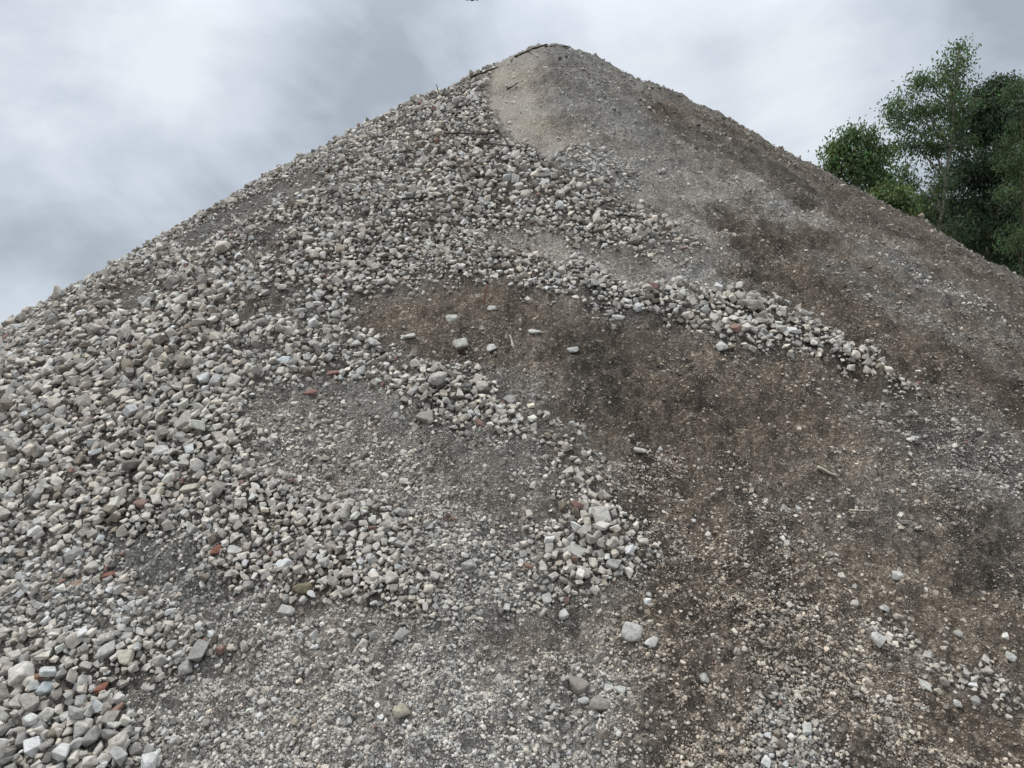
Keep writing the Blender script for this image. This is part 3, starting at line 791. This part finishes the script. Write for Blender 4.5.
# ------------------------------------------------------------ trees
def tree(name, label, base_u, Yd, trunk_r, blobs, tone, leaves_per, bark=M_bark, lean=0., leaf=(.14, .028), nclump=140):
    """blobs: centre u, v, radius u px, radius v px, weight"""
    r = np.random.default_rng(abs(hash(label)) % 1 + int(base_u * 3 + Yd * 7))
    top_v = min(b[1] for b in blobs)
    bx = ray_point(base_u, 384, Yd); bx[2] = 0
    root = bpy.data.objects.new(name, None); C.objects.link(root); root.location = bx
    tag(root, label, 'tree', 'trees growing behind the right flank of the heap')
    px_ = Yd / F
    vs, fs = [], []; off = 0
    def add(points, radii, seg):
        nonlocal off
        v, f = tube(points, radii, seg); vs.append(v); fs.append(f + off); off += len(v)
    topb = min(blobs, key=lambda b: b[1] - b[3] * .5)
    tp = ray_point(topb[0], topb[1], Yd) - bx
    # main stem
    K = 12; stem = []
    for k in range(K + 1):
        f = k / K
        p = np.array([tp[0] * f ** 1.3 + .12 * math.sin(f * 5 + base_u), .2 * math.sin(f * 4 + 1), tp[2] * f])
        stem.append(p)
    add(stem, [trunk_r * (1 - .85 * k / K) for k in range(K + 1)], 9)
    LV, LC = [], []
    wts = np.array([b[4] for b in blobs], float); wts /= wts.sum()
    for bi, b in enumerate(blobs):
        c = ray_point(b[0], b[1], Yd) - bx; ru, rv = b[2] * px_, b[3] * px_
        # limb from the stem towards this blob
        f0 = np.clip((c[2] - rv * .8) / tp[2], .15, .85); s0 = stem[int(f0 * K)]
        limb = [s0 + (c - s0) * (k / 5) + np.array([0, 0, .25 * math.sin(k / 5 * math.pi)]) * (1 if k else 0) for k in range(6)]
        rl = trunk_r * .42
        add(limb, [rl * (1 - .8 * k / 5) for k in range(6)], 6)
        nc_ = max(4, int(nclump * wts[bi]))
        for _ in range(nc_):
            while True:
                q = r.uniform(-1, 1, 3)
                rad_ = np.linalg.norm(q)
                if rad_ < 1 and r.random() < .25 + .75 * rad_: break
            e = c + q * np.array([ru, (ru + rv) * .5, rv])
            j = limb[int(r.integers(2, 6))]
            mid = (j + e) / 2 + np.array([0, 0, .15])
            add([j, mid, e, e + (e - mid) * .35 + np.array([0, 0, -.05])], [rl * .22, rl * .15, .008, .004], 4)
            nl = int(leaves_per * 1.9 * r.uniform(.5, 1.4)); cr_ = r.uniform(.13, .27)
            pos = e + r.normal(size=(nl, 3)) * np.array([cr_, cr_, cr_ * .75])
            shade = r.uniform(.55, 1.7)
            d = r.normal(size=(nl, 3)); d[:, 2] -= 1.3; d /= np.linalg.norm(d, axis=1)[:, None]
            sd = np.cross(d, r.normal(size=(nl, 3))); sd /= np.linalg.norm(sd, axis=1)[:, None]
            ll = leaf[0] * r.uniform(.6, 1.3, nl)[:, None]; lw = leaf[1] * r.uniform(.7, 1.3, nl)[:, None]
            nrm_ = np.cross(d, sd)
            quad = np.stack([pos, pos + d * ll * .45 + sd * lw + nrm_ * ll * .06, pos + d * ll, pos + d * ll * .45 - sd * lw + nrm_ * ll * .06], 1)
            LV.append(quad.reshape(-1, 3))
            tcol = np.array(tone) * shade * r.uniform(.65, 1.5, (nl, 1)); tcol[:, 0] *= r.uniform(.7, 1.4, nl)
            LC.append(np.repeat(tcol, 4, 0))
    link('trunk', make_mesh('trunk', np.concatenate(vs), np.concatenate(fs), None, True), bark, root)
    LV = np.concatenate(LV); LC = np.concatenate(LC)
    n_ = len(LV) // 4; F4 = np.arange(n_ * 4).reshape(n_, 4)
    link('crown', make_mesh('crown', LV, F4, LC, False), M_leaf, root)
    return root
G_bright = (.07, .115, .055); G_mid = (.068, .108, .054); G_dark = (.042, .07, .042); G_pale = (.095, .14, .055)
tree('leafy_tree', 'small bright green tree standing furthest left, half hidden by the heap', 858, 24, .09,
     [(838,148,8,10,1.2),(850,138,8,9,1),(866,136,10,9,1),(848,162,16,12,2.4),(872,156,11,12,1.6),(856,182,18,14,2.6),(880,178,12,14,1.6),(832,168,6,10,.8),(886,204,20,12,1.6),(886,150,6,8,.5),(862,225,22,22,1.6),(868,262,20,20,1)], (.078,.125,.055), 38, nclump=150)
tree('feathery_tree', 'tall sparse feathery tree whose top rises highest, right of the small one', 916, 25, .10,
     [(958,52,8,12,.8),(948,78,20,16,2),(925,84,12,12,1.2),(915,108,22,15,2),(950,104,22,14,2),(900,112,10,16,1),(898,140,14,18,1.3),(925,140,24,20,2.6),(955,138,20,20,2),(900,178,12,20,.8),(930,186,22,24,2),(912,225,22,20,1.6),(945,225,24,24,2),(918,268,24,24,1.2)], G_mid, 34, M_barkp, leaf=(.14,.026), nclump=205)
tree('dark_tree', 'dense dark tree in the middle of the grove with a rounded top', 975, 26, .14,
     [(985,100,18,16,1.6),(1002,92,14,14,1.2),(970,128,22,20,2),(1000,130,24,20,2.4),(985,165,30,24,3),(960,190,18,26,1.4),(1000,205,30,26,3),(975,235,28,22,2.4),(1010,245,20,20,1.5),(985,285,32,26,2.2),(965,325,26,24,1.4)], G_dark, 60, leaf=(.14,.028), nclump=390)
tree('slender_tree', 'slender pale stemmed tree at the right edge with hanging leaves', 1017, 23, .04,
     [(1020,95,12,16,1.5),(1030,120,16,20,2),(1012,150,14,20,1.6),(1034,170,16,26,2),(1014,192,12,18,1),(1030,225,14,20,1.2),(1012,235,10,14,.8),(1030,275,16,22,1)], G_mid, 48, M_bark, leaf=(.14,.017), nclump=120)
tree('broad_tree', 'broad dark tree cut off by the right edge of the view', 1058, 28, .16,
     [(1050,110,26,26,2),(1080,140,34,34,3),(1050,175,34,30,3),(1040,225,30,30,3),(1090,210,34,40,3),(1055,280,36,34,2.4),(1075,330,30,28,1.6)], G_dark, 55, nclump=300)
tree('bushy_tree', 'low dark bushy tree filling the gap behind the feathery trunk', 948, 30, .10,
     [(935,215,26,16,2),(962,228,24,22,2.4),(985,250,30,22,2.4),(915,214,16,14,1.1),(1008,262,24,18,2),(1026,268,22,16,2),(960,290,40,24,2.4),(1020,320,44,26,2.6),(930,335,34,22,1.6),(990,360,44,22,2)], (.02,.04,.02), 60, nclump=420)
tree('young_tree', 'young yellow green tree just showing above the heap edge', 893, 23, .05,
     [(888,198,14,10,1.4),(900,210,12,9,1)], G_pale, 45, nclump=50)

# ------------------------------------------------------------ bird at the top edge of the sky
def bird():
    c = ray_point(472, -0.6, 20.0)
    bm = bmesh.new()
    nodes = [((-.16,0,-.035),.016),((-.10,.0,.0),.02),((-.03,0,.012),.028),((.03,0,.012),.028),((.10,0,.0),.02),((.165,0,-.03),.014),((0,-.11,.01),.02),((0,-.06,.012),.03),((0,.09,.005),.022),((0,.15,0),.012)]
    # wings: swept thin plates with a body lofted through them, one continuous skin
    def ring(x, y0, y1, z, th, n=8):
        return [bm.verts.new((x, (y0 + y1) / 2 + (y1 - y0) / 2 * math.cos(2 * math.pi * k / n), z + th * math.sin(2 * math.pi * k / n))) for k in range(n)]
    secs = [(-.17,.03,.05,0.004,.014),(-.13,-.02,.05,0.004,.02),(-.07,-.04,.05,.008,.008),(-.035,-.06,.08,.01,.02),(0,-.09,.10,.008,.034),(.035,-.06,.08,.01,.02),(.07,-.04,.05,.008,.008),(.13,-.02,.05,0.004,.02),(.17,.03,.05,0.004,.014)]
    prev = None; first = None
    for s_ in secs:
        rg = ring(*s_)
        if prev:
            for k in range(8): bm.faces.new((prev[k], prev[(k + 1) % 8], rg[(k + 1) % 8], rg[k]))
        else: first = rg
        prev = rg
    bm.faces.new(first); bm.faces.new(prev[::-1])
    bmesh.ops.recalc_face_normals(bm, faces=bm.faces)
    me = bpy.data.meshes.new('bird'); bm.to_mesh(me); bm.free()
    for p in me.polygons: p.use_smooth = True
    o = link('bird', me, M_bird, loc=c)
    tag(o, 'tiny dark bird shape cut by the top edge of the cloudy sky', 'bird')
bird()

# ------------------------------------------------------------ sky
SUN_EL, SUN_AZ = 58, -75        # degrees; azimuth from +Y towards +X
world = bpy.data.worlds.new('World'); bpy.context.scene.world = world; world.use_nodes = True
t = world.node_tree; t.nodes.clear(); N_ = t.nodes.new; L = t.links.new
out = N_('ShaderNodeOutputWorld'); bg = N_('ShaderNodeBackground'); bg.inputs['Strength'].default_value = .1
sky = N_('ShaderNodeTexSky'); sky.sky_type = 'NISHITA'; sky.sun_disc = False
sky.sun_elevation = math.radians(SUN_EL); sky.sun_rotation = math.radians(SUN_AZ)
tc = N_('ShaderNodeTexCoord'); vec = tc.outputs['Generated']
def noise(scale, detail, rough, dist=0., sc=(1, 1, 1), off=(0, 0, 0)):
    mp = N_('ShaderNodeMapping'); mp.inputs['Scale'].default_value = sc; mp.inputs['Location'].default_value = off
    L(vec, mp.inputs['Vector'])
    n = N_('ShaderNodeTexNoise'); n.inputs['Scale'].default_value = scale; n.inputs['Detail'].default_value = detail
    n.inputs['Roughness'].default_value = rough; n.inputs['Distortion'].default_value = dist
    L(mp.outputs[0], n.inputs['Vector']); return n.outputs['Fac']
def math_(op, a, b=None, c=None):
    n = N_('ShaderNodeMath'); n.operation = op
    for i, q in enumerate((a, b, c)):
        if q is None: continue
        if isinstance(q, (int, float)): n.inputs[i].default_value = q
        else: L(q, n.inputs[i])
    return n.outputs[0]
cl = noise(2.6, 10, .58, .6, (1, 1, 1.7), (3.1, .4, 1.2))
cl2 = noise(6.5, 6, .5, .2, (1, 1, 1.6), (.3, 5.4, 0.2))
val = math_('ADD', math_('MULTIPLY', math_('SUBTRACT', cl, .5), 1.35), math_('ADD', math_('MULTIPLY', math_('SUBTRACT', cl2, .5), .6), math_('MULTIPLY', math_('SUBTRACT', noise(16, 5, .55, .3, (1, 1, 2.), (7.3, 1.4, 2.2)), .5), .22)))
def lobe(u, v, deg, amp):
    d = ray_point(u, v, 10.) - np.array([0, 0, CAMZ]); d /= np.linalg.norm(d)
    dp = N_('ShaderNodeVectorMath'); dp.operation = 'DOT_PRODUCT'; dp.inputs[1].default_value = d.tolist(); L(vec, dp.inputs[0])
    mr = N_('ShaderNodeMapRange'); mr.interpolation_type = 'SMOOTHSTEP'
    mr.inputs['From Min'].default_value = math.cos(math.radians(deg)); mr.inputs['From Max'].default_value = 1.0
    mr.inputs['To Min'].default_value = 0; mr.inputs['To Max'].default_value = amp
    L(dp.outputs['Value'], mr.inputs['Value']); return mr.outputs[0]
for args in LOBES if 'LOBES' in globals() else [(170,50,15,.20),(50,110,12,.10),(215,80,6,.12),(5,325,5,.34),(250,220,14,-.24),(50,250,9,-.20),(360,140,9,-.12),(430,80,12,-.14),(330,40,9,-.14),(640,40,14,.14),(840,70,9,.20),(820,160,8,.10),(760,90,6,-.06),(980,40,11,-.15)]:
    val = math_('ADD', val, lobe(*args))
ramp = N_('ShaderNodeValToRGB'); L(math_('ADD', val, .5), ramp.inputs[0])
e = ramp.color_ramp.elements
e[0].position = .2; e[0].color = (.345, .385, .435, 1); e[1].position = .92; e[1].color = (.70, .74, .785, 1)
q = ramp.color_ramp.elements.new(.5); q.color = (.50, .55, .615, 1)
sc = N_('ShaderNodeVectorMath'); sc.operation = 'SCALE'; sc.inputs['Scale'].default_value = 10.0; L(ramp.outputs[0], sc.inputs[0])
sx = N_('ShaderNodeSeparateXYZ'); L(vec, sx.inputs[0])
zr = N_('ShaderNodeMapRange'); zr.inputs['From Min'].default_value = .42; zr.inputs['From Max'].default_value = .95
zr.inputs['To Min'].default_value = 1.; zr.inputs['To Max'].default_value = 2.7; L(sx.outputs['Z'], zr.inputs['Value'])
zs = N_('ShaderNodeVectorMath'); zs.operation = 'SCALE'; L(sc.outputs[0], zs.inputs[0]); L(zr.outputs[0], zs.inputs['Scale'])
zc = N_('ShaderNodeMix'); zc.data_type = 'RGBA'; zc.blend_type = 'MULTIPLY'; zc.inputs[7].default_value = (1.04, 1., .90, 1)
zq = N_('ShaderNodeMapRange'); zq.inputs['From Min'].default_value = .45; zq.inputs['From Max'].default_value = .75; L(sx.outputs['Z'], zq.inputs['Value'])
L(zq.outputs[0], zc.inputs[0]); L(zs.outputs[0], zc.inputs[6])
sc = None; SKYCOL = zc.outputs[2]                             # an overcast sky is two to three times brighter overhead than near the horizon
mix = N_('ShaderNodeMix'); mix.data_type = 'RGBA'; mix.inputs[0].default_value = .93
L(sky.outputs[0], mix.inputs[6]); L(SKYCOL, mix.inputs[7]); L(mix.outputs[2], bg.inputs['Color']); L(bg.outputs[0], out.inputs[0])

sun = bpy.data.lights.new('sun', 'SUN'); sun.energy = 1.5; sun.angle = math.radians(10); sun.color = (1, .96, .9)
so = bpy.data.objects.new('sun', sun); C.objects.link(so)
el, azs = math.radians(SUN_EL), math.radians(SUN_AZ)
dirv = Vector((math.cos(el) * math.sin(azs), math.cos(el) * math.cos(azs), math.sin(el)))
so.rotation_euler = dirv.to_track_quat('Z', 'Y').to_euler()

# ------------------------------------------------------------ camera
cam = bpy.data.cameras.new('camera'); cam.sensor_width = 36; cam.lens = F * 36 / 1024; cam.clip_end = 8000; cam.clip_start = .05
co = bpy.data.objects.new('camera', cam); C.objects.link(co); co.location = (0, 0, CAMZ)
co.rotation_euler = (math.radians(90) + PITCH, 0, 0)
S = bpy.context.scene; S.camera = co
S.view_settings.view_transform = 'Standard'; S.view_settings.look = 'None'; S.view_settings.gamma = 1; S.view_settings.use_curve_mapping = False
S.view_settings.exposure = .27
S.cycles.diffuse_bounces = 3; S.cycles.max_bounces = 6
